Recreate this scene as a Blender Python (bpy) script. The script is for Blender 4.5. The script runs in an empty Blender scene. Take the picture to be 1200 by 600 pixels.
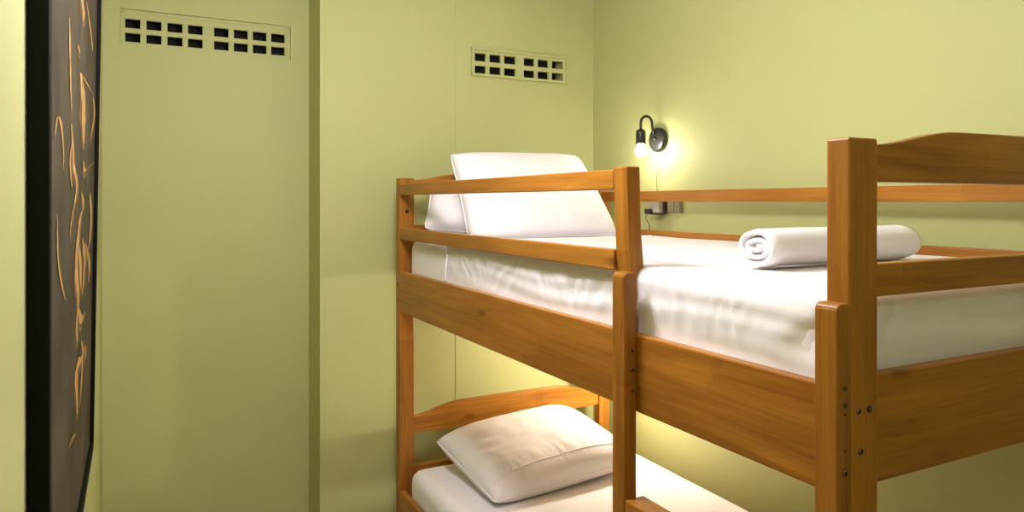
import bpy, bmesh, math, random
from mathutils import Vector, Euler, noise
random.seed(7)

# ------------------------------------------------------------------ camera, world, exposure, main light
scene = bpy.context.scene
COL = scene.collection
cam_data = bpy.data.cameras.new('camera')
cam_data.sensor_width = 36.0
cam_data.lens = 36.0 * 843.0 / 1200.0
cam_data.shift_y = -63.5 / 1200.0
cam_data.clip_start = 0.01
cam = bpy.data.objects.new('camera', cam_data)
cam.location = (0, 0, 1.55)
cam.rotation_euler = (math.radians(90), 0, -math.atan(436 / 843))
COL.objects.link(cam)
scene.camera = cam

world = bpy.data.worlds.new('world')
world.use_nodes = True
world.node_tree.nodes['Background'].inputs[0].default_value = (0.9, 0.95, 1.0, 1)
world.node_tree.nodes['Background'].inputs[1].default_value = 0.05
scene.world = world

vs = scene.view_settings
vs.view_transform = 'Standard'
vs.look = 'None'
vs.gamma = 1.0
vs.use_curve_mapping = False
vs.exposure = 0.27

# two globe pendants hang from the ceiling, above the frame, the second added as fill: (x, y, globe centre z, emission)
PENDANTS = [((0.50, 1.38), 2.13, 72.0), ((0.30, -0.35), 2.13, 10.0)]
BULB_STRENGTH = 100.0
BULB_STRENGTH_LOW = 740.0

# ------------------------------------------------------------------ helpers
def link(o, parent=None):
    COL.objects.link(o)
    if parent is not None:
        o.parent = parent
    return o

def obj(name, bm, mat, parent=None, smooth=False, off=None):
    """one bmesh -> one mesh object; off: world position of the parent's origin"""
    me = bpy.data.meshes.new(name)
    if off is not None:
        bmesh.ops.translate(bm, verts=bm.verts, vec=-Vector(off))
    bmesh.ops.recalc_face_normals(bm, faces=bm.faces)
    bm.to_mesh(me)
    bm.free()
    me.materials.append(mat)
    if smooth:
        for p in me.polygons:
            p.use_smooth = True
    return link(bpy.data.objects.new(name, me), parent)

def thing(name, label, cat, loc, group=None):
    o = bpy.data.objects.new(name, None)
    o.empty_display_size = 0.1
    o.location = loc
    tag(o, label, cat, group)
    return link(o)

def tag(o, label, cat, group=None):
    o['label'] = label
    o['category'] = cat
    if group:
        o['group'] = group
    return o

def struct(o):
    o['kind'] = 'structure'
    return o

def add_box(bm, x0, x1, y0, y1, z0, z1, bev=0.0, seg=2):
    r = bmesh.ops.create_cube(bm, size=1.0)
    vs_ = r['verts']
    for v in vs_:
        v.co = Vector(((x0 + x1) / 2 + v.co.x * (x1 - x0), (y0 + y1) / 2 + v.co.y * (y1 - y0), (z0 + z1) / 2 + v.co.z * (z1 - z0)))
    if bev > 0:
        es = list({e for v in vs_ for e in v.link_edges})
        bmesh.ops.bevel(bm, geom=es, offset=bev, segments=seg, affect='EDGES', profile=0.5)

def box(*a, **k):
    bm = bmesh.new()
    add_box(bm, *a, **k)
    return bm

def prism(pts, axis, a0, a1, bev=0.0):
    """polygon pts (p,q) extruded along axis: 'x' -> (y,z), 'y' -> (x,z), 'z' -> (x,y)"""
    bm = bmesh.new()
    def mk(p, q, a):
        return {'x': (a, p, q), 'y': (p, a, q), 'z': (p, q, a)}[axis]
    A = [bm.verts.new(mk(p, q, a0)) for p, q in pts]
    B = [bm.verts.new(mk(p, q, a1)) for p, q in pts]
    n = len(pts)
    bm.faces.new(A)
    bm.faces.new(B[::-1])
    for i in range(n):
        bm.faces.new((A[i], B[i], B[(i + 1) % n], A[(i + 1) % n]))
    bmesh.ops.recalc_face_normals(bm, faces=bm.faces)
    if bev > 0:
        es = [e for e in bm.edges if len(e.link_faces) == 2 and e.calc_face_angle(0) > 0.5]
        bmesh.ops.bevel(bm, geom=es, offset=bev, segments=2, affect='EDGES', profile=0.5)
    return bm

def add_tube(bm, path, rad, n=10, cap=True, closed=False):
    path = [Vector(p) for p in path]
    rads = rad if isinstance(rad, (list, tuple)) else [rad] * len(path)
    rings = []
    m = len(path)
    nrm = None
    for i, p in enumerate(path):
        if closed:
            t = path[(i + 1) % m] - path[i - 1]
        else:
            t = path[min(i + 1, m - 1)] - path[max(i - 1, 0)]
        t.normalize()
        if nrm is None:
            nrm = t.orthogonal().normalized()
        else:
            nrm = (nrm - t * nrm.dot(t)).normalized()
        b = t.cross(nrm)
        rings.append([bm.verts.new(p + (nrm * math.cos(2 * math.pi * k / n) + b * math.sin(2 * math.pi * k / n)) * rads[i]) for k in range(n)])
    for i in range(m if closed else m - 1):
        A, B = rings[i], rings[(i + 1) % m]
        for k in range(n):
            bm.faces.new((A[k], A[(k + 1) % n], B[(k + 1) % n], B[k]))
    if cap and not closed:
        bm.faces.new(rings[0][::-1])
        bm.faces.new(rings[-1])

def add_lathe(bm, prof, origin, axis, n=32):
    """prof: list of (radius, height along axis)"""
    axis = Vector(axis).normalized()
    u = axis.orthogonal().normalized()
    w = axis.cross(u)
    o = Vector(origin)
    rings = []
    for r, h in prof:
        if r < 1e-6:
            rings.append([bm.verts.new(o + axis * h)])
        else:
            rings.append([bm.verts.new(o + axis * h + (u * math.cos(2 * math.pi * k / n) + w * math.sin(2 * math.pi * k / n)) * r) for k in range(n)])
    for A, B in zip(rings, rings[1:]):
        for k in range(n):
            k2 = (k + 1) % n
            if len(A) == 1 and len(B) == 1:
                continue
            if len(A) == 1:
                bm.faces.new((A[0], B[k2], B[k]))
            elif len(B) == 1:
                bm.faces.new((A[k], A[k2], B[0]))
            else:
                bm.faces.new((A[k], A[k2], B[k2], B[k]))

def nz3(x, y, z, s=0.0):
    return noise.noise(Vector((x + s, y - s * .7, z + s * 1.3)))

def smooth_path(pts, k=6):
    """Catmull-Rom resampling"""
    P = [Vector(p) for p in pts]
    P = [P[0] * 2 - P[1]] + P + [P[-1] * 2 - P[-2]]
    out = []
    for i in range(1, len(P) - 2):
        for j in range(k):
            t = j / k
            a, b, c, d = P[i - 1], P[i], P[i + 1], P[i + 2]
            out.append(0.5 * ((2 * b) + (c - a) * t + (2 * a - 5 * b + 4 * c - d) * t * t + (3 * b - a - 3 * c + d) * t ** 3))
    out.append(P[-2])
    return out

# ------------------------------------------------------------------ materials
def new_mat(name):
    m = bpy.data.materials.new(name)
    m.use_nodes = True
    nt = m.node_tree
    return m, nt, nt.nodes, nt.links, nt.nodes['Principled BSDF']

def plain(name, col, rough=0.5, metal=0.0, spec=0.5, var=0.06, scale=30.0, bump=0.0, bscale=200.0):
    m, nt, N, L, B = new_mat(name)
    B.inputs['Roughness'].default_value = rough
    B.inputs['Metallic'].default_value = metal
    B.inputs['Specular IOR Level'].default_value = spec
    tc = N.new('ShaderNodeTexCoord')
    nz = N.new('ShaderNodeTexNoise')
    nz.inputs['Scale'].default_value = scale
    nz.inputs['Detail'].default_value = 3
    L.new(tc.outputs['Object'], nz.inputs['Vector'])
    rp = N.new('ShaderNodeValToRGB')
    rp.color_ramp.elements[0].position = 0.3
    rp.color_ramp.elements[1].position = 0.7
    rp.color_ramp.elements[0].color = tuple(c * (1 - var) for c in col) + (1,)
    rp.color_ramp.elements[1].color = tuple(min(1, c * (1 + var)) for c in col) + (1,)
    L.new(nz.outputs['Fac'], rp.inputs['Fac'])
    L.new(rp.outputs['Color'], B.inputs['Base Color'])
    if bump:
        n2 = N.new('ShaderNodeTexNoise')
        n2.inputs['Scale'].default_value = bscale
        n2.inputs['Detail'].default_value = 2
        L.new(tc.outputs['Object'], n2.inputs['Vector'])
        bp = N.new('ShaderNodeBump')
        bp.inputs['Strength'].default_value = bump
        bp.inputs['Distance'].default_value = 0.002
        L.new(n2.outputs['Fac'], bp.inputs['Height'])
        L.new(bp.outputs['Normal'], B.inputs['Normal'])
    return m

def wood(name, axis, dark, light, board=False):
    """lacquered pine, grain running along the given axis"""
    m, nt, N, L, B = new_mat(name)
    B.inputs['Roughness'].default_value = 0.36
    B.inputs['Specular IOR Level'].default_value = 0.28
    tc = N.new('ShaderNodeTexCoord')
    oi = N.new('ShaderNodeObjectInfo')
    add = N.new('ShaderNodeVectorMath')
    mul = N.new('ShaderNodeVectorMath')
    mul.operation = 'MULTIPLY'
    mul.inputs[1].default_value = (3.1, 5.7, 4.3)
    comb = N.new('ShaderNodeCombineXYZ')
    for i in range(3):
        L.new(oi.outputs['Random'], comb.inputs[i])
    L.new(comb.outputs[0], mul.inputs[0])
    L.new(tc.outputs['Object'], add.inputs[0])
    L.new(mul.outputs[0], add.inputs[1])
    def mapped(sc_long, sc_cross):
        mp = N.new('ShaderNodeMapping')
        s = [sc_cross] * 3
        s['xyz'.index(axis)] = sc_long
        mp.inputs['Scale'].default_value = s
        L.new(add.outputs[0], mp.inputs['Vector'])
        return mp
    # broad figure
    n1 = N.new('ShaderNodeTexNoise')
    n1.inputs['Scale'].default_value = 1.0
    n1.inputs['Detail'].default_value = 4
    n1.inputs['Roughness'].default_value = 0.55
    n1.inputs['Distortion'].default_value = 0.8
    L.new(mapped(1.6, 22).outputs[0], n1.inputs['Vector'])
    # fine fibre
    n2 = N.new('ShaderNodeTexNoise')
    n2.inputs['Scale'].default_value = 1.0
    n2.inputs['Detail'].default_value = 3
    L.new(mapped(5, 190).outputs[0], n2.inputs['Vector'])
    mix = N.new('ShaderNodeMath')
    mix.operation = 'MULTIPLY_ADD'
    mix.inputs[1].default_value = 0.35
    L.new(n2.outputs['Fac'], mix.inputs[0])
    sc = N.new('ShaderNodeMath')
    sc.operation = 'MULTIPLY'
    sc.inputs[1].default_value = 0.72
    L.new(n1.outputs['Fac'], sc.inputs[0])
    L.new(sc.outputs[0], mix.inputs[2])
    rp = N.new('ShaderNodeValToRGB')
    e = rp.color_ramp.elements
    e[0].position, e[1].position = 0.36, 0.70
    e[0].color = tuple(dark) + (1,)
    e[1].color = tuple(light) + (1,)
    L.new(mix.outputs[0], rp.inputs['Fac'])
    col = rp.outputs['Color']
    # glued staves: slow blocks of tone
    vo = N.new('ShaderNodeTexVoronoi')
    vo.distance = 'CHEBYCHEV'
    vo.inputs['Scale'].default_value = 1.0
    vo.inputs['Randomness'].default_value = 0.35
    L.new(mapped(1.5, 13 if board else 6).outputs[0], vo.inputs['Vector'])
    hsv = N.new('ShaderNodeHueSaturation')
    mr = N.new('ShaderNodeMapRange')
    mr.inputs['To Min'].default_value = 0.88
    mr.inputs['To Max'].default_value = 1.12
    sep = N.new('ShaderNodeSeparateColor')
    L.new(vo.outputs['Color'], sep.inputs[0])
    L.new(sep.outputs[0], mr.inputs['Value'])
    L.new(mr.outputs[0], hsv.inputs['Value'])
    L.new(col, hsv.inputs['Color'])
    # knots
    vk = N.new('ShaderNodeTexVoronoi')
    vk.inputs['Scale'].default_value = 1.0
    L.new(mapped(3.2, 8).outputs[0], vk.inputs['Vector'])
    kr = N.new('ShaderNodeValToRGB')
    kr.color_ramp.elements[0].position = 0.03
    kr.color_ramp.elements[1].position = 0.11
    kr.color_ramp.elements[0].color = (1, 1, 1, 1)
    kr.color_ramp.elements[1].color = (0, 0, 0, 1)
    L.new(vk.outputs['Distance'], kr.inputs['Fac'])
    km = N.new('ShaderNodeMath')
    km.operation = 'MULTIPLY'
    km.inputs[1].default_value = 0.6
    L.new(kr.outputs['Color'], km.inputs[0])
    mk = N.new('ShaderNodeMix')
    mk.data_type = 'RGBA'
    L.new(km.outputs[0], mk.inputs[0])
    L.new(hsv.outputs['Color'], mk.inputs[6])
    mk.inputs[7].default_value = (dark[0] * 0.35, dark[1] * 0.3, dark[2] * 0.3, 1)
    L.new(mk.outputs[2], B.inputs['Base Color'])
    bp = N.new('ShaderNodeBump')
    bp.inputs['Strength'].default_value = 0.08
    bp.inputs['Distance'].default_value = 0.001
    L.new(n2.outputs['Fac'], bp.inputs['Height'])
    L.new(bp.outputs['Normal'], B.inputs['Normal'])
    return m

def fabric(name, col, weave=900.0, strength=0.25, wr=14.0, wstr=0.25, rough=0.85):
    m, nt, N, L, B = new_mat(name)
    B.inputs['Base Color'].default_value = col + (1,)
    B.inputs['Roughness'].default_value = rough
    B.inputs['Specular IOR Level'].default_value = 0.2
    B.inputs['Sheen Weight'].default_value = 0.15
    tc = N.new('ShaderNodeTexCoord')
    n1 = N.new('ShaderNodeTexNoise')
    n1.inputs['Scale'].default_value = wr
    n1.inputs['Detail'].default_value = 5
    n1.inputs['Distortion'].default_value = 0.7
    n2 = N.new('ShaderNodeTexNoise')
    n2.inputs['Scale'].default_value = weave
    L.new(tc.outputs['Object'], n1.inputs['Vector'])
    L.new(tc.outputs['Object'], n2.inputs['Vector'])
    b1 = N.new('ShaderNodeBump')
    b1.inputs['Strength'].default_value = wstr
    b1.inputs['Distance'].default_value = 0.01
    L.new(n1.outputs['Fac'], b1.inputs['Height'])
    b2 = N.new('ShaderNodeBump')
    b2.inputs['Strength'].default_value = strength
    b2.inputs['Distance'].default_value = 0.001
    L.new(n2.outputs['Fac'], b2.inputs['Height'])
    L.new(b1.outputs['Normal'], b2.inputs['Normal'])
    L.new(b2.outputs['Normal'], B.inputs['Normal'])
    return m

def emissive(name, col, strength):
    m, nt, N, L, B = new_mat(name)
    B.inputs['Base Color'].default_value = (0.9, 0.9, 0.9, 1)
    B.inputs['Emission Color'].default_value = col + (1,)
    B.inputs['Emission Strength'].default_value = strength
    return m

WALL = (0.505, 0.510, 0.225)
M = {}
M['wall'] = plain('olive wall paint', WALL, rough=0.55, spec=0.3, var=0.025, scale=3.0, bump=0.04, bscale=90)
M['ceiling'] = plain('ceiling paint', (0.80, 0.79, 0.74), rough=0.8, var=0.02)
M['floor'] = plain('floor laminate', (0.33, 0.23, 0.14), rough=0.5, var=0.15, scale=8)
WD, WL = (0.245, 0.082, 0.008), (0.45, 0.187, 0.026)
for ax in 'xyz':
    M['wood_' + ax] = wood('honey pine along ' + ax, ax, WD, WL)
    M['board_' + ax] = wood('honey pine board along ' + ax, ax, WD, WL, board=True)
M['sheet'] = fabric('white cotton sheet', (0.88, 0.835, 0.88), wr=9, wstr=0.10)
M['pillow'] = fabric('white pillow cotton', (0.89, 0.845, 0.89), wr=11, wstr=0.08)
M['towel'] = fabric('white terry towel', (0.89, 0.86, 0.89), weave=420, strength=0.7, wr=25, wstr=0.1)
M['black'] = plain('black lacquer frame', (0.005, 0.005, 0.004), rough=0.6, spec=0.12)
M['print'] = plain('dark umber print', (0.060, 0.046, 0.032), rough=0.6, spec=0.10, var=0.35, scale=6)
M['bronze'] = plain('bronze underpainting', (0.13, 0.080, 0.042), rough=0.6, spec=0.1, var=0.4, scale=25)
M['gold'] = plain('gold brushwork', (0.40, 0.23, 0.085), rough=0.6, spec=0.1, var=0.3, scale=40)
M['lampblack'] = plain('dark gunmetal', (0.035, 0.035, 0.033), rough=0.34, metal=0.5)
M['bolt'] = plain('bronze bolt', (0.16, 0.12, 0.07), rough=0.35, metal=0.9)
M['hole'] = plain('dark bore and knot', (0.03, 0.012, 0.004), rough=0.9)
M['duct'] = plain('near black duct', (0.012, 0.011, 0.008), rough=0.9)
M['plastic'] = plain('grey plastic', (0.52, 0.48, 0.40), rough=0.35, var=0.02)
M['plate'] = plain('brushed cover plate', (0.34, 0.31, 0.20), rough=0.4, metal=0.1)
M['darkplastic'] = plain('dark brown plastic', (0.05, 0.035, 0.028), rough=0.4)
M['cord'] = plain('pale cord', (0.17, 0.15, 0.10), rough=0.6)
M['bulb'] = emissive('glowing bulb', (1.0, 0.92, 0.78), BULB_STRENGTH)
M['bulb_low'] = emissive('glowing bulb below', (1.0, 0.90, 0.74), BULB_STRENGTH_LOW)
M['white'] = plain('white metal', (0.8, 0.8, 0.78), rough=0.4)

# ------------------------------------------------------------------ room
XL, XR = -0.124, 1.90
YF, YREC, YBAY = -1.0, 3.05, 2.841
XBAY, XSEAM = 0.625, 1.194
ZC = 2.5
struct(obj('floor', box(XL - .2, XR + .2, YF - .2, YREC + .2, -.12, 0), M['floor']))
struct(obj('ceiling', box(XL - .2, XR + .2, YF - .2, YREC + .2, ZC, ZC + .12), M['ceiling']))
struct(obj('wall_left', box(XL - .15, XL, YF - .15, YREC + .15, 0, ZC), M['wall']))
struct(obj('wall_right', box(XR, XR + .15, YF - .15, YREC + .15, 0, ZC), M['wall']))
struct(obj('wall_front', box(XL, XR, YF - .15, YF, 0, ZC), M['wall']))

def wall_with_hole(bm, x0, x1, y0, y1, z0, z1, hx0, hx1, hz0, hz1):
    add_box(bm, x0, hx0, y0, y1, z0, z1)
    add_box(bm, hx1, x1, y0, y1, z0, z1)
    add_box(bm, hx0, hx1, y0, y1, z0, hz0)
    add_box(bm, hx0, hx1, y0, y1, hz1, z1)

# openings behind the two grilles
G1 = (-0.066, 0.551, 2.136, 2.272)
G2 = (1.268, 1.757, 2.094, 2.218)
bm = bmesh.new()
wall_with_hole(bm, XL, XBAY, YREC, YREC + .15, 0, ZC, G1[0], G1[1], G1[2], G1[3])
struct(obj('wall_back', bm, M['wall']))
bay = struct(obj('wall_back_bay', box(XBAY, XSEAM + .003, YBAY, YREC + .15, 0, ZC), M['wall']))
bm = bmesh.new()
wall_with_hole(bm, XSEAM + .003, XR, YBAY - .0020, YREC + .15, 0, ZC, G2[0] + .010, G2[1] - .010, G2[2] + .010, G2[3] - .010)
obj('panel', bm, M['wall'], bay)
# chamfered edge strip of the panel
obj('edge_strip', prism([(XSEAM, YBAY + .0005), (XSEAM + .003, YBAY - .0020), (XSEAM + .004, YBAY + .0005)], 'z', 0, ZC), M['wall'], bay)

# ------------------------------------------------------------------ wall grilles
def grille(label, rect, ysurf, cells, rows, proud, rim):
    x0, x1, z0, z1 = rect
    loc = ((x0 + x1) / 2, ysurf, z0)
    t = thing('vent_grille', label, 'vent', loc, 'wall vents')
    yo = ysurf - proud
    yk = ysurf - .0004 if proud > 0 else ysurf + .020
    # rim
    bm = bmesh.new()
    add_box(bm, x0, x1, yo, yk, z1 - rim, z1, bev=.002)
    add_box(bm, x0, x1, yo, yk, z0, z0 + rim, bev=.002)
    add_box(bm, x0, x0 + rim, yo, yk, z0 + rim * .5, z1 - rim * .5, bev=.002)
    add_box(bm, x1 - rim, x1, yo, yk, z0 + rim * .5, z1 - rim * .5, bev=.002)
    obj('frame', bm, M['wall'], t, off=loc)
    fx0, fx1, fz0, fz1 = x0 + .012, x1 - .012, z0 + .010, z1 - .010
    ya = ysurf - proud * .45 if proud > 0 else yo + .0012
    yb = ya + .014
    # horizontal strips and vertical webs around the openings
    zs = [fz0] + [v for r in rows for v in r] + [fz1]
    for i in range(0, len(zs), 2):
        obj('crossbar', box(fx0, fx1, ya, yb, zs[i], zs[i + 1], bev=.0015), M['wall'], t, off=loc)
    xs = [fx0] + [v for c in cells for v in c] + [fx1]
    for i in range(0, len(xs), 2):
        obj('web', box(xs[i], xs[i + 1], ya + .0006, yb - .0006, fz0 + .002, fz1 - .002, bev=.0015), M['wall'], t, off=loc)
    # near-black plate closing the duct behind
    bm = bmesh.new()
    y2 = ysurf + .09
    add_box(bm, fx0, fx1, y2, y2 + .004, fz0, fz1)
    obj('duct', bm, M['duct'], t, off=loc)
    return t

grille('wide olive wall vent with sixteen openings, on the recessed wall beside the picture', G1, YREC,
       [(-.049, .001), (.022, .073), (.094, .146), (.166, .218), (.260, .313), (.333, .385), (.405, .457), (.476, .529)],
       [(2.151, 2.184), (2.203, 2.237)], -.007, .014)
grille('narrow olive wall vent with two rows of six openings, above the white pillows', G2, YBAY - .0020,
       [(1.286, 1.338), (1.356, 1.410), (1.428, 1.484), (1.526, 1.580), (1.598, 1.653), (1.672, 1.730)],
       [(2.106, 2.140), (2.160, 2.194)], .012, .012)

# ------------------------------------------------------------------ framed picture on the left wall
FY0, FY1, FZ0, FZ1 = 1.056, 2.172, 0.906, 2.30
pl = (XL, (FY0 + FY1) / 2, FZ0)
pic = thing('framed_picture', 'tall dark painting with gold brushstrokes in a deep black frame on the left wall', 'picture', pl)
def front_x(y, z):
    """front surface of the frame; the far side hangs tipped forward at the top"""
    k = (y - FY0) / (FY1 - FY0)
    xf = -0.107 + (z - FZ0) / 1.17 * 0.0176
    return (1 - k) * -0.0992 + k * xf
def frame_bar(y0, y1, z0, z1):
    bm = bmesh.new()
    r = bmesh.ops.create_cube(bm, size=1.0)
    for v in r['verts']:
        y = y1 if v.co.y > 0 else y0
        z = z1 if v.co.z > 0 else z0
        v.co = Vector((front_x(y, z) if v.co.x > 0 else XL + .0005, y, z))
    bmesh.ops.bevel(bm, geom=list(bm.edges), offset=.0015, segments=1, affect='EDGES')
    return bm
BW = .022
obj('frame_side', frame_bar(FY0, FY0 + BW, FZ0, FZ1), M['black'], pic, off=pl)
obj('frame_side', frame_bar(FY1 - BW, FY1, FZ0, FZ1), M['black'], pic, off=pl)
obj('frame_rail', frame_bar(FY0 + BW, FY1 - BW, FZ0, FZ0 + BW), M['black'], pic, off=pl)
obj('frame_rail', frame_bar(FY0 + BW, FY1 - BW, FZ1 - BW, FZ1), M['black'], pic, off=pl)
def canvas_x(y, z):
    return front_x(y, z) - .009
bm = bmesh.new()
ny, nz_ = 12, 14
gv = [[bm.verts.new((canvas_x(y, z), y, z)) for z in [FZ0 + BW * .5 + (FZ1 - FZ0 - BW) * j / nz_ for j in range(nz_ + 1)]]
      for y in [FY0 + BW * .5 + (FY1 - FY0 - BW) * i / ny for i in range(ny + 1)]]
for i in range(ny):
    for j in range(nz_):
        bm.faces.new((gv[i][j], gv[i + 1][j], gv[i + 1][j + 1], gv[i][j + 1]))
canvas = obj('canvas', bm, M['print'], pic, off=pl)
STROKES = [
 (.030, [(1.674, 1.99), (1.674, 1.953), (1.72, 1.938), (1.697, 1.917)]), (.018, [(1.795, 1.98), (1.876, 1.956), (1.966, 1.929), (1.997, 1.911)]),
 (.012, [(1.411, 1.859), (1.427, 1.805), (1.443, 1.749), (1.46, 1.707)]), (.020, [(1.589, 1.848), (1.63, 1.839)]),
 (.050, [(1.652, 1.805), (1.72, 1.772), (1.744, 1.722), (1.744, 1.672)]), (.018, [(1.652, 1.805), (1.821, 1.809), (2.03, 1.813)]),
 (.030, [(2.03, 1.807), (2.1, 1.779), (2.03, 1.73), (1.935, 1.692)]), (.012, [(1.198, 1.642), (1.233, 1.673), (1.282, 1.668), (1.322, 1.632), (1.322, 1.599)]),
 (.022, [(1.46, 1.685), (1.494, 1.651), (1.512, 1.614), (1.589, 1.585), (1.55, 1.552), (1.494, 1.53), (1.443, 1.494)]),
 (.030, [(1.744, 1.636), (1.795, 1.617), (1.935, 1.632), (2.136, 1.652)]),
 (.036, [(1.697, 1.57), (1.769, 1.544), (1.674, 1.518), (1.609, 1.462), (1.589, 1.415), (1.652, 1.359), (1.609, 1.315), (1.63, 1.279)]),
 (.040, [(1.966, 1.573), (2.03, 1.522), (1.997, 1.461), (1.876, 1.428)]), (.034, [(1.744, 1.473), (1.821, 1.432), (1.795, 1.379), (1.744, 1.357)]),
 (.034, [(1.848, 1.458), (1.997, 1.4), (1.966, 1.362)]), (.010, [(1.233, 1.533), (1.245, 1.47), (1.295, 1.428), (1.365, 1.391)]),
 (.032, [(1.63, 1.345), (1.744, 1.304), (1.876, 1.304)]), (.034, [(1.744, 1.259), (1.821, 1.218), (1.697, 1.224), (1.609, 1.233), (1.63, 1.179), (1.652, 1.132)]),
 (.028, [(1.795, 1.229), (1.769, 1.183), (1.72, 1.141), (1.652, 1.132)]), (.010, [(1.609, 1.106), (1.512, 1.121), (1.443, 1.127)]),
 (.024, [(1.876, 1.227), (1.905, 1.193)]), (.018, [(1.477, 1.657), (1.443, 1.618), (1.477, 1.575)]), (.030, [(1.652, 1.46), (1.697, 1.423), (1.72, 1.369)])]
def ribbon(pts, w, lift, mat, name):
    P = smooth_path([(0, y, z) for y, z in pts], 5)
    bm = bmesh.new()
    prev = None
    for i, p in enumerate(P):
        k = i / (len(P) - 1)
        h = w * (0.25 + 0.75 * math.sin(math.pi * min(1, max(0, k))) ** .6) * (1 + .35 * nz3(p.y * 30, p.z * 30, w * 99))
        a = Vector((0, max(FY0 + BW, p.y - h), p.z - h * .15))
        b = Vector((0, min(FY1 - BW, p.y + h), p.z + h * .15))
        for q in (a, b):
            q.x = canvas_x(q.y, q.z) + lift
        cur = (bm.verts.new(a), bm.verts.new(b))
        if prev:
            bm.faces.new((prev[0], prev[1], cur[1], cur[0]))
        prev = cur
    return obj(name, bm, M[mat], canvas, off=pl)
for w, pts in STROKES:
    if w >= .02:
        ribbon([(y + .01, z - .012) for y, z in pts], w * 1.7, .0006, 'bronze', 'under_stroke')
    ribbon(pts, w * 1.0, .0012, 'gold', 'brush_stroke')

# ------------------------------------------------------------------ bunk bed
BL = (1.352, 1.66, 0.0)
bed = thing('bunk_bed', 'honey pine bunk bed with guard rails and ladder', 'bunk bed', BL)
def bp(name, bm, m, parent=bed, smooth=False):
    return obj(name, bm, M[m], parent, smooth=smooth, off=BL)
PX0, PX1, PX2, PX3 = .872, .932, 1.782, 1.836
PY0, PY1, PY2, PY3 = .669, .708, 2.615, 2.656
PT = 1.640
foot_post = bp('post', box(PX0, PX1, PY0, PY1, 0, PT, bev=.0035), 'wood_z')
head_post = bp('post', box(PX0, PX1, PY2, PY3, 0, PT, bev=.0035), 'wood_z')
bp('post', box(PX2, PX3, PY0, PY1, 0, PT, bev=.0035), 'wood_z')
bp('post', box(PX2, PX3, PY2, PY3, 0, PT, bev=.0035), 'wood_z')
# side boards
bp('side_board', box(PX0 + .001, .895, PY1, PY2, 1.134, 1.287, bev=.003), 'board_y')
bp('side_board', box(1.799, 1.822, PY1, PY2, 1.134, 1.287, bev=.003), 'board_y')
bp('side_board', box(PX0 + .001, .895, PY1, PY2, .303, .455, bev=.003), 'board_y')
bp('side_board', box(1.799, 1.822, PY1, PY2, .303, .455, bev=.003), 'board_y')
# guard rails, ladder side
bp('guard_rail', box(.873, .893, 1.2305, PY2, 1.575, 1.617, bev=.0025), 'wood_y')
bp('guard_rail', box(.874, .894, 1.2305, PY2, 1.408, 1.451, bev=.0025), 'wood_y')
# guard rails, wall side
bp('guard_rail', box(1.792, 1.812, PY1, PY2, 1.550, 1.593, bev=.0025), 'wood_y')
bp('guard_rail', box(1.792, 1.812, PY1, PY2, 1.394, 1.437, bev=.0025), 'wood_y')
# guard post beside the ladder: narrow at the top, thickening towards the board
bp('guard_post', prism([(.872, 1.6215), (.905, 1.6215), (.908, 1.50), (.915, 1.42), (.923, 1.382), (.929, 1.34), (.931, 1.15),
                        (.8965, 1.15), (.8965, 1.289), (.884, 1.289), (.884, 1.41), (.879, 1.449)], 'y', 1.182, 1.230, bev=.0025), 'wood_z')
# end rails
def arch(y0, y1, zb, ze, zm):
    pts = [(PX1, zb), (PX2, zb)]
    n = 28
    for i in range(n + 1):
        k = i / n
        x = PX2 + (PX1 - PX2) * k
        e = min(k, 1 - k) * (PX2 - PX1)
        s = min(1, e / .20)
        s = s * s * (3 - 2 * s)
        pts.append((x, ze + (zm - ze) * (.86 * s + .14 * math.sin(math.pi * k))))
    return prism(pts, 'y', y0, y1, bev=.002)
bp('end_rail', arch(.677, .700, 1.5785, 1.632, 1.660), 'wood_x')
bp('end_rail', arch(2.623, 2.646, 1.5785, 1.634, 1.662), 'wood_x')
bp('end_rail', arch(2.623, 2.646, .662, .727, .766), 'wood_x')
bp('end_rail', arch(.677, .700, .662, .727, .766), 'wood_x')
bp('end_rail', box(PX1, PX2, .677, .700, 1.4135, 1.461, bev=.0025), 'wood_x')
bp('end_rail', box(PX1, PX2, 2.623, 2.646, 1.4135, 1.461, bev=.0025), 'wood_x')
bp('end_rail', box(PX1, PX2, 2.615, 2.646, .492, .538, bev=.0025), 'wood_x')
bp('end_rail', box(PX1, PX2, .677, .700, .492, .538, bev=.0025), 'wood_x')
bp('end_board', box(PX1, PX2, .679, .702, 1.145, 1.301, bev=.003), 'board_x')
bp('end_board', box(PX1, PX2, 2.622, 2.645, 1.145, 1.301, bev=.003), 'board_x')
bp('end_board', box(PX1, PX2, .679, .702, .303, .455, bev=.003), 'board_x')
bp('end_board', box(PX1, PX2, 2.622, 2.645, .303, .455, bev=.003), 'board_x')
# slats carrying the mattresses
sl = None
for zb in (1.190, .350):
    for i in range(12):
        y = .76 + i * .160
        s = bp('slat', box(.895, 1.799, y, y + .07, zb, zb + .018), 'wood_x')
# ladder
def ladder_leg(y0, y1):
    zt = 1.410
    return prism([(.842, 0), (.8718, 0), (.8718, zt - .004), (.866, zt), (.850, zt), (.8445, zt - .003), (.842, zt - .009)], 'y', y0, y1, bev=.002)
leg_mid = bp('ladder_leg', ladder_leg(1.150, 1.190), 'wood_z')
leg_foot = bp('ladder_leg', ladder_leg(.666, .703), 'wood_z')
for z in (.967, .715, .250):
    bp('rung', box(.843, .889 if z > .5 else .8715, .703, 1.150, z - .040, z, bev=.003), 'wood_y')

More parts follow.
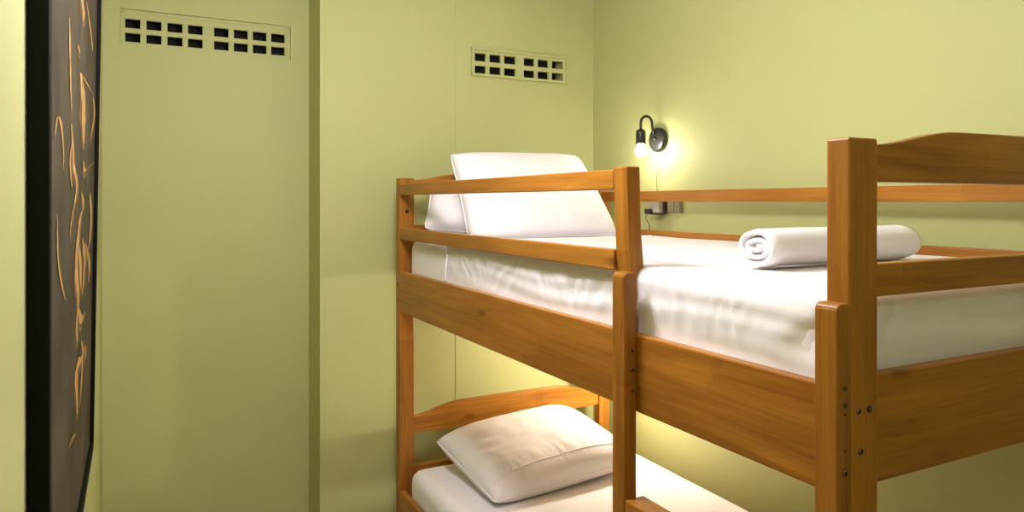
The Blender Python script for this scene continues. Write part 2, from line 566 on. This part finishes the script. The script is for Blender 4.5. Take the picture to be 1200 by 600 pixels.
def bolt(parent, x, y, z, r, axis, plug=False):
    bm = bmesh.new()
    if plug:
        add_lathe(bm, [(0, .0008), (r * .8, .0008), (r, .0002), (r, -.002)], (x, y, z), axis, 14)
        return bp('hole_or_knot', bm, 'hole', parent)
    add_lathe(bm, [(0, .0002), (r * .36, .0002), (r * .40, .0022), (r * .8, .0022), (r, .001), (r, -.002)], (x, y, z), axis, 16)
    return bp('bolt', bm, 'bolt', parent)
FX = (0, -1, 0)
for z, r in ((1.295, .0034), (1.272, .0045), (1.178, .0045)):
    bolt(leg_foot, .858, .666, z, r, FX)
for z in (1.258, 1.208):
    bolt(leg_foot, .858, .666, z, .0018, FX, True)
bolt(foot_post, .890, PY0, 1.258, .0046, FX)
bolt(foot_post, .913, PY0, 1.258, .0052, FX, True)
bolt(foot_post, .9125, PY0 - .0006, 1.2575, .0030, FX)
bolt(foot_post, .894, PY0, 1.201, .0048, FX)
bolt(leg_mid, .862, 1.150, 1.219, .0050, FX)
bolt(leg_mid, .862, 1.150, 1.256, .0030, FX, True)
bolt(leg_mid, .863, 1.150, 1.177, .0030, FX, True)
bolt(head_post, PX0, 2.632, 1.237, .006, (-1, 0, 0), True)
bolt(head_post, PX0, 2.632, 1.176, .005, (-1, 0, 0))
bolt(head_post, .903, PY2, 1.513, .008, FX, True)  # dark wood knot, made with the same disc as the holes

# ------------------------------------------------------------------ bedding
def rounded_box(x0, x1, y0, y1, z0, z1, r, step):
    """closed, evenly gridded box with rounded edges"""
    bm = bmesh.new()
    nx, ny_, nz2 = [max(2, int(round(d / step))) for d in (x1 - x0, y1 - y0, z1 - z0)]
    cache = {}
    def V(i, j, k):
        key = (i, j, k)
        if key not in cache:
            p = Vector((x0 + (x1 - x0) * i / nx, y0 + (y1 - y0) * j / ny_, z0 + (z1 - z0) * k / nz2))
            q = Vector((min(max(p.x, x0 + r), x1 - r), min(max(p.y, y0 + r), y1 - r), min(max(p.z, z0 + r), z1 - r)))
            d = p - q
            if d.length > 1e-9:
                m_ = max(abs(d.x), abs(d.y), abs(d.z))
                p = q + d.normalized() * m_ if d.length > r else p
                if (p - q).length > 1e-9 and d.length >= m_:
                    p = q + d.normalized() * m_
            cache[key] = bm.verts.new(p)
        return cache[key]
    for i in range(nx):
        for j in range(ny_):
            bm.faces.new((V(i, j, nz2), V(i + 1, j, nz2), V(i + 1, j + 1, nz2), V(i, j + 1, nz2)))
            bm.faces.new((V(i, j, 0), V(i, j + 1, 0), V(i + 1, j + 1, 0), V(i + 1, j, 0)))
    for i in range(nx):
        for k in range(nz2):
            bm.faces.new((V(i, 0, k), V(i + 1, 0, k), V(i + 1, 0, k + 1), V(i, 0, k + 1)))
            bm.faces.new((V(i, ny_, k), V(i, ny_, k + 1), V(i + 1, ny_, k + 1), V(i + 1, ny_, k)))
    for j in range(ny_):
        for k in range(nz2):
            bm.faces.new((V(0, j, k), V(0, j, k + 1), V(0, j + 1, k + 1), V(0, j + 1, k)))
            bm.faces.new((V(nx, j, k), V(nx, j + 1, k), V(nx, j + 1, k + 1), V(nx, j, k + 1)))
    return bm

def wrinkle_bed(bm, ztop, zlow, amp, seed, pull=1.0):
    """gathered folds down the sides and soft undulation on top"""
    bm.normal_update()
    moves = []
    for v in bm.verts:
        n = v.normal
        p = v.co
        side = 1 - abs(n.z)
        up = max(0, n.z)
        d = 0
        t = min(1, max(0, (ztop - p.z) / max(1e-4, ztop - zlow)))
        along = p.y if abs(n.x) > abs(n.y) else p.x
        # slanting gathers hanging from the edge
        w_ = along + .06 * nz3(along * 4, p.z * 9, 0, seed + 13)
        g = (.35 - abs(nz3((w_ + .45 * p.z) * 21, p.z * 1.6, 0, seed)) * 1.5) + .5 * nz3((w_ - .3 * p.z) * 44, p.z * 3, 0, seed + 9)
        k = .5 + .5 * nz3(along * 3.1, 0, 0, seed + 20)
        d += side * amp * g * k * (.30 + 1.0 * math.sin(math.pi * min(1, t * 1.05)))
        # long crease lines parallel to the edge
        d += side * amp * .4 * nz3(along * 2.2, (p.z + .02 * math.sin(along * 5)) * 40, 0, seed + 4)
        d += up * min(amp, .005) * (.9 * nz3(p.x * 2.2, p.y * 1.6, 0, seed + 2) + .35 * nz3(p.x * 3 + p.y * 5, p.y * 2 - p.x * 4, 0, seed + 6))
        moves.append((v, n.copy() * d))
    for v, m_ in moves:
        v.co += m_

def make_mattress(name, label, z0, z1, seed, amp):
    bm = rounded_box(.901, 1.788, .716, 2.592, z0, z1, .045, .0165)
    wrinkle_bed(bm, z1, z0 + .07, amp, seed)
    for v in bm.verts:       # stay inside the frame low down
        if v.co.z < z1 - .10:
            v.co.x = min(max(v.co.x, .899), 1.792)
            v.co.y = min(max(v.co.y, .710), 2.605)
    o = obj(name, bm, M['sheet'], smooth=True)
    return tag(o, label, 'mattress', 'bunk mattresses')
make_mattress('mattress', 'white sheeted mattress on the upper bunk behind the guard rail', 1.2085, 1.413, 3, .0028)
make_mattress('mattress', 'white sheeted mattress on the lower bunk under the single pillow', .3685, .545, 31, .0024)

# flat sheet over the upper mattress, its hem down the side near the pillows
def make_sheet():
    bm = rounded_box(.8965, 1.7915, .7105, 2.40, 1.235, 1.4175, .030, .0075)
    wrinkle_bed(bm, 1.4175, 1.29, .010, 17)
    dele = [f for f in bm.faces if f.calc_center_median().y > 2.205 or f.calc_center_median().z < 1.243]
    bmesh.ops.delete(bm, geom=dele, context='FACES')
    for v in bm.verts:
        if v.co.z < 1.292:
            v.co.x = min(max(v.co.x, .8962), 1.796)
            v.co.y = max(v.co.y, .7045)
        elif v.co.y < 2.21:
            v.co.x = min(max(v.co.x, .889), 1.798)
            v.co.y = max(v.co.y, .7035)
    return bm
sheet = obj('bed_sheet', make_sheet(), M['sheet'], smooth=True)
tag(sheet, 'crumpled white cotton sheet spread over the upper bunk under the rolled towel', 'sheet')
# stitched hem along the edge of the sheet
hem_pts = []
for k in range(40):
    t = k / 39
    if t < .2:
        hem_pts.append((.893 - .002 * math.sin(t * 20), 2.203 - .012 * math.sin(t * 9), 1.285 + (1.386 - 1.285) * t / .2))
    elif t < .3:
        a = (t - .2) / .1 * math.pi / 2
        hem_pts.append((.8935 + .034 * (1 - math.cos(a)), 2.193, 1.386 + .034 * math.sin(a)))
    else:
        hem_pts.append((.9275 + (1.74 - .9275) * (t - .3) / .7, 2.193 + .008 * math.sin(t * 14), 1.4195))
bm = bmesh.new()
add_tube(bm, hem_pts, .0035, 8)
obj('hem', bm, M['sheet'], sheet, smooth=True)

def pillow_mesh(w, h, t, seed, belly=.0, dent=0.0, nu=64, nv=46, wr=.004, gather=0.0, back=1.0, taper=0.0):
    """w along local x, h along local y, t thick along local z"""
    bm = bmesh.new()
    def P(i, j, sgn):
        u = -1 + 2 * i / nu
        v = -1 + 2 * j / nv
        # edges bow inwards between the corners
        cr = 1 - .022 * (abs(u) * abs(v)) ** 7
        x = u * w / 2 * (1 - .020 * (1 - v * v) * abs(u) ** 3) * cr
        y = v * h / 2 * (1 - .012 * (1 - u * u) * abs(v) ** 3) * cr
        x *= 1 - taper * v
        prof = ((1 - abs(u) ** 3.0) ** .46) * ((1 - abs(v) ** 3.0) ** .46)
        if sgn < 0:
            prof *= back
        z = sgn * t / 2 * prof * (1 - dent * math.exp(-((u - .1) ** 2 + (v + .1) ** 2) * 4))
        edge = min(1, (1 - max(abs(u), abs(v))) * 4)
        z += edge * wr * (nz3(u * 2.3, v * 2.1, sgn, seed) * 1.6 + .8 * nz3(u * 6, v * 5, sgn * 3, seed + 3))
        # gathers radiating from the seam
        z += gather * edge * math.exp(-((v + .80) / .26) ** 2) * nz3(u * 26 + v * 6, v * 2.5, sgn, seed + 7)
        z += gather * edge * math.exp(-((u + .82) / .20) ** 2) * nz3(v * 18 + u * 5, u * 2.5, sgn, seed + 5)
        z += belly * (u * u)
        return (x, y, z)
    top = {}
    bot = {}
    for i in range(nu + 1):
        for j in range(nv + 1):
            top[i, j] = bm.verts.new(P(i, j, 1))
            if i in (0, nu) or j in (0, nv):
                bot[i, j] = top[i, j]
            else:
                bot[i, j] = bm.verts.new(P(i, j, -1))
    for i in range(nu):
        for j in range(nv):
            bm.faces.new((top[i, j], top[i + 1, j], top[i + 1, j + 1], top[i, j + 1]))
            bm.faces.new((bot[i, j], bot[i, j + 1], bot[i + 1, j + 1], bot[i + 1, j]))
    border = [P(i, 0, 1) for i in range(nu)] + [P(nu, j, 1) for j in range(nv)] + \
             [P(i, nv, 1) for i in range(nu, 0, -1)] + [P(0, j, 1) for j in range(nv, 0, -1)]
    jh = int(round(nv * .115))
    seam = [P(i, jh, 1) for i in range(2, nu - 1)]
    return bm, border, seam

def make_pillow(label, loc, rot, w, h, t, seed, pipe=.0028, zmin=0.0, hem=False, **k):
    bm, border, seam = pillow_mesh(w, h, t, seed, **k)
    # the underside settles on the mattress, the back against the headboard
    rm = Euler(rot, 'XYZ').to_matrix()
    ri = rm.inverted()
    def settle(p, lift=0.0):
        q = rm @ Vector(p) + Vector(loc)
        q.z = max(q.z, zmin + lift)
        q.y = min(q.y, 2.612 - lift)
        return ri @ (q - Vector(loc))
    for v in bm.verts:
        v.co = settle(v.co)
    border = [settle(p, pipe) for p in border]
    root = thing('pillow', label, 'pillow', loc, 'bed pillows')
    root.rotation_euler = rot
    obj('cushion', bm, M['pillow'], root, smooth=True)
    b2 = bmesh.new()
    add_tube(b2, border, pipe, 7, closed=True)
    obj('piping', b2, M['pillow'], root, smooth=True)
    if hem:
        b3 = bmesh.new()
        add_tube(b3, [settle(p) for p in seam], .0022, 6)
        obj('hem', b3, M['pillow'], root, smooth=True)
    return root
R = math.radians
# upper bunk: front pillow propped against the one behind
make_pillow('plump white pillow propped upright in front on the upper bunk', (1.335, 2.415, 1.575), (R(55), R(-1), R(2)), .617, .390, .16, 5, wr=.004, gather=.006, back=.35, taper=.055, zmin=1.4185)
make_pillow('white pillow tucked behind the propped pillow on the upper bunk', (1.290, 2.545, 1.500), (R(46), R(6), R(0)), .665, .235, .15, 11, wr=.006, gather=.006, taper=.11, zmin=1.4185)
# lower bunk
make_pillow('single white pillow leaning on the headboard of the lower bunk', (1.312, 2.345, .622), (R(9.5), R(-2.5), R(4)), .615, .45, .20, 23, wr=.0025, gather=.0055, back=.75, zmin=.5475, hem=True)

# ------------------------------------------------------------------ rolled towel
def make_towel():
    loc = (1.310, 1.045, 1.4180)
    L_, a, b = .485, .056, .0440
    t = thing('rolled_towel', 'rolled white terry towel lying on the upper bunk', 'towel', loc)
    th = .0150
    # flattened spiral, from outside to centre
    turns, n = 2.55, 120
    cl = []
    for i in range(n + 1):
        k = i / n
        ang = -math.pi * .30 - k * turns * 2 * math.pi
        s = k * turns * .0152
        ra, rb = a - th / 2 - s, b - th / 2 - s * .92
        cl.append((max(.004, ra) * math.cos(ang), max(.002, rb) * math.sin(ang)))
    # centre fold
    nx_ = 26
    xs = []
    for i in range(nx_ + 1):
        q = i / nx_
        xs.append(-L_ / 2 + L_ * q)
    bm = bmesh.new()
    def ring(i, x, sgn, endk):
        y, z = cl[i]
        p0 = cl[max(0, i - 1)]
        p1 = cl[min(n, i + 1)]
        ty, tz = p1[0] - p0[0], p1[1] - p0[1]
        l = math.hypot(ty, tz) or 1
        ny_, nz4 = tz / l, -ty / l
        k = i / n
        h = th * .47 * (1 - .55 * endk)
        xx = x * (1 - .022 * k) + (.004 * nz3(i * .05, 1.3, 0))
        wob = .0018 * nz3(x * 9, i * .06, sgn)
        return bm.verts.new((xx, y + ny_ * (h * sgn + wob), z + nz4 * (h * sgn + wob)))
    outer, inner = [], []
    for m_, x in enumerate(xs):
        e = 1 if m_ in (0, nx_) else 0
        outer.append([ring(i, x, 1, e) for i in range(n + 1)])
        inner.append([ring(i, x, -1, e) for i in range(n + 1)])
    for m_ in range(nx_):
        for i in range(n):
            bm.faces.new((outer[m_][i], outer[m_][i + 1], outer[m_ + 1][i + 1], outer[m_ + 1][i]))
            bm.faces.new((inner[m_][i], inner[m_ + 1][i], inner[m_ + 1][i + 1], inner[m_][i + 1]))
        bm.faces.new((outer[m_][0], outer[m_ + 1][0], inner[m_ + 1][0], inner[m_][0]))
        bm.faces.new((outer[m_][n], inner[m_][n], inner[m_ + 1][n], outer[m_ + 1][n]))
    for m_ in (0, nx_):
        for i in range(n):
            f = (outer[m_][i], inner[m_][i], inner[m_][i + 1], outer[m_][i + 1])
            bm.faces.new(f if m_ == 0 else f[::-1])
    for v in bm.verts:
        v.co.z += b
    o = obj('terry_roll', bm, M['towel'], t, smooth=True)
    t.rotation_euler = (0, 0, R(2.5))
    return t
make_towel()

# ------------------------------------------------------------------ wall lamps
def wall_lamp(label, dz, bulb_mat):
    y, zc = 2.350, 1.804 + dz
    loc = (XR, y, zc)
    t = thing('wall_lamp', label, 'lamp', loc, 'bedside wall lamps')
    bm = bmesh.new()
    add_lathe(bm, [(.050, .0), (.050, .016), (.046, .021), (.038, .0225), (.012, .0245), (0, .0245)], (XR - .0003, y, zc), (-1, 0, 0), 40)
    base = obj('base_plate', bm, M['lampblack'], t, smooth=True, off=loc)
    bm = bmesh.new()
    add_lathe(bm, [(.009, -.004), (.009, .004), (.0065, .008), (0, .009)], (XR - .0235, y, zc + .004), (-1, 0, 0), 18)
    obj('switch_knob', bm, M['lampblack'], base, smooth=True, off=loc)
    xb = 1.803
    path = [(XR - .022, y, zc + .022), (XR - .034, y, zc + .030), (XR - .038, y, zc + .050), (XR - .040, y, zc + .066)]
    cx, cz, r = (XR - .040 + xb) / 2, zc + .066, (XR - .040 - xb) / 2
    for i in range(1, 13):
        a = math.pi * i / 12
        path.append((cx + r * math.cos(a), y, cz + r * 1.0 * math.sin(a)))
    path += [(xb, y, zc + .050), (xb, y, zc + .034)]
    bm = bmesh.new()
    add_tube(bm, path, .0056, 12)
    obj('arm', bm, M['lampblack'], t, smooth=True, off=loc)
    bm = bmesh.new()
    add_lathe(bm, [(0, .040), (.010, .040), (.016, .037), (.019, .031), (.020, .024), (.020, -.013), (.021, -.014), (.021, -.020), (.015, -.020), (0, -.018)], (xb, y, zc), (0, 0, 1), 24)
    obj('socket', bm, M['lampblack'], t, smooth=True, off=loc)
    bm = bmesh.new()
    pr = [(.0115, -.0195), (.013, -.026)]
    for i in range(1, 13):
        a = math.pi * (0.22 + .78 * i / 12)
        pr.append((.0235 * math.sin(a), -.0475 + .0235 * math.cos(a)))
    pr[-1] = (0, -.071)
    add_lathe(bm, pr, (xb, y, zc), (0, 0, 1), 24)
    obj('bulb', bm, M[bulb_mat], t, smooth=True, off=loc)
    bm = bmesh.new()
    add_tube(bm, [(XR - .015, y, zc - .049), (XR - .0155, y, zc - .12), (XR - .0150, y, zc - .197)], .0016, 6)
    cord = obj('pull_cord', bm, M['cord'], t, off=loc)
    bm = bmesh.new()
    add_lathe(bm, [(0, 0), (.0024, -.001), (.0034, -.012), (.0026, -.017), (0, -.018)], (XR - .0150, y, zc - .196), (0, 0, 1), 12)
    obj('cord_knob', bm, M['plate'], cord, smooth=True, off=loc)
    return t
wall_lamp('black gooseneck wall lamp with bare glowing bulb above the upper bunk', 0, 'bulb')
wall_lamp('black gooseneck wall lamp with bare bulb under the upper bunk, hidden behind the ladder post', -.78, 'bulb_low')

# ------------------------------------------------------------------ power socket and plugged adapter under the wall-side rail
sl_ = (XR, 2.245, 1.500)
so = thing('wall_socket', 'grey double wall socket plate just below the wall-side guard rail', 'socket', sl_)
obj('cover_plate', box(XR - .008, XR - .0002, 2.207, 2.375, 1.504, 1.586, bev=.002), M['plate'], so, off=sl_)
for y0, y1 in ((2.213, 2.243), (2.250, 2.284)):
    md = obj('module', box(XR - .012, XR - .0078, y0, y1, 1.512, 1.578, bev=.001), M['plate'], so, off=sl_)
    for zz in (1.532, 1.550):
        bm = bmesh.new()
        add_lathe(bm, [(0, .0004), (.003, .0004), (.003, -.001)], (XR - .012, (y0 + y1) / 2, zz), (-1, 0, 0), 10)
        obj('pin_hole', bm, M['hole'], md, off=sl_)
al = (XR - .014, 2.33, 1.500)
ad = thing('plug_adapter', 'pale plug adapter with dark trim and dangling lead, in the wall socket', 'adapter', al)
body = obj('body', box(XR - .046, XR - .0085, 2.302, 2.366, 1.504, 1.562, bev=.006), M['plastic'], ad, off=al)
obj('trim', box(XR - .026, XR - .0085, 2.292, 2.3018, 1.500, 1.556, bev=.004), M['darkplastic'], ad, off=al)
obj('foot_trim', box(XR - .047, XR - .0085, 2.303, 2.365, 1.4975, 1.5035, bev=.002), M['darkplastic'], ad, off=al)
obj('plug', box(XR - .068, XR - .0465, 2.336, 2.366, 1.500, 1.522, bev=.004), M['darkplastic'], ad, off=al)
bm = bmesh.new()
add_tube(bm, smooth_path([(XR - .060, 2.352, 1.502), (XR - .058, 2.368, 1.488), (XR - .048, 2.374, 1.474), (XR - .046, 2.366, 1.462), (XR - .044, 2.362, 1.445), (XR - .044, 2.362, 1.36)], 6), .0022, 8)
obj('lead', bm, M['cord'], ad, smooth=True, off=al)

# ------------------------------------------------------------------ pendant lamps (above the picture, light the room; the front one is added fill)
def pendant(label, xy, z, mat):
    loc = (xy[0], xy[1], ZC)
    t = thing('pendant_lamp', label, 'lamp', loc, 'globe pendants')
    o = (xy[0], xy[1], z)
    bm = bmesh.new()
    add_lathe(bm, [(0, 0), (.05, 0), (.05, -.012), (.02, -.022), (0, -.022)], loc, (0, 0, 1), 24)
    obj('ceiling_rose', bm, M['white'], t, off=loc)
    bm = bmesh.new()
    add_tube(bm, [(xy[0], xy[1], ZC - .02), (xy[0], xy[1], z + .13)], .003, 8)
    obj('flex', bm, M['white'], t, off=loc)
    bm = bmesh.new()
    add_lathe(bm, [(0, .135), (.03, .135), (.035, .128), (.035, .108), (0, .108)], o, (0, 0, 1), 20)
    obj('cap', bm, M['white'], t, off=loc)
    bm = bmesh.new()
    pr = [(.115 * math.sin(math.pi * (.06 + .94 * i / 14)), .115 * math.cos(math.pi * (.06 + .94 * i / 14))) for i in range(15)]
    pr[-1] = (0, -.115)
    add_lathe(bm, pr, o, (0, 0, 1), 20)
    obj('globe', bm, mat, t, smooth=True, off=loc)
for (xy, z, e), lab in zip(PENDANTS, ('white globe pendant lamp above the guard rail of the bunk', 'unseen white globe lamp near the front wall, added to even out the light')):
    pendant(lab, xy, z, emissive('glowing globe', (1.0, .97, .98), e))
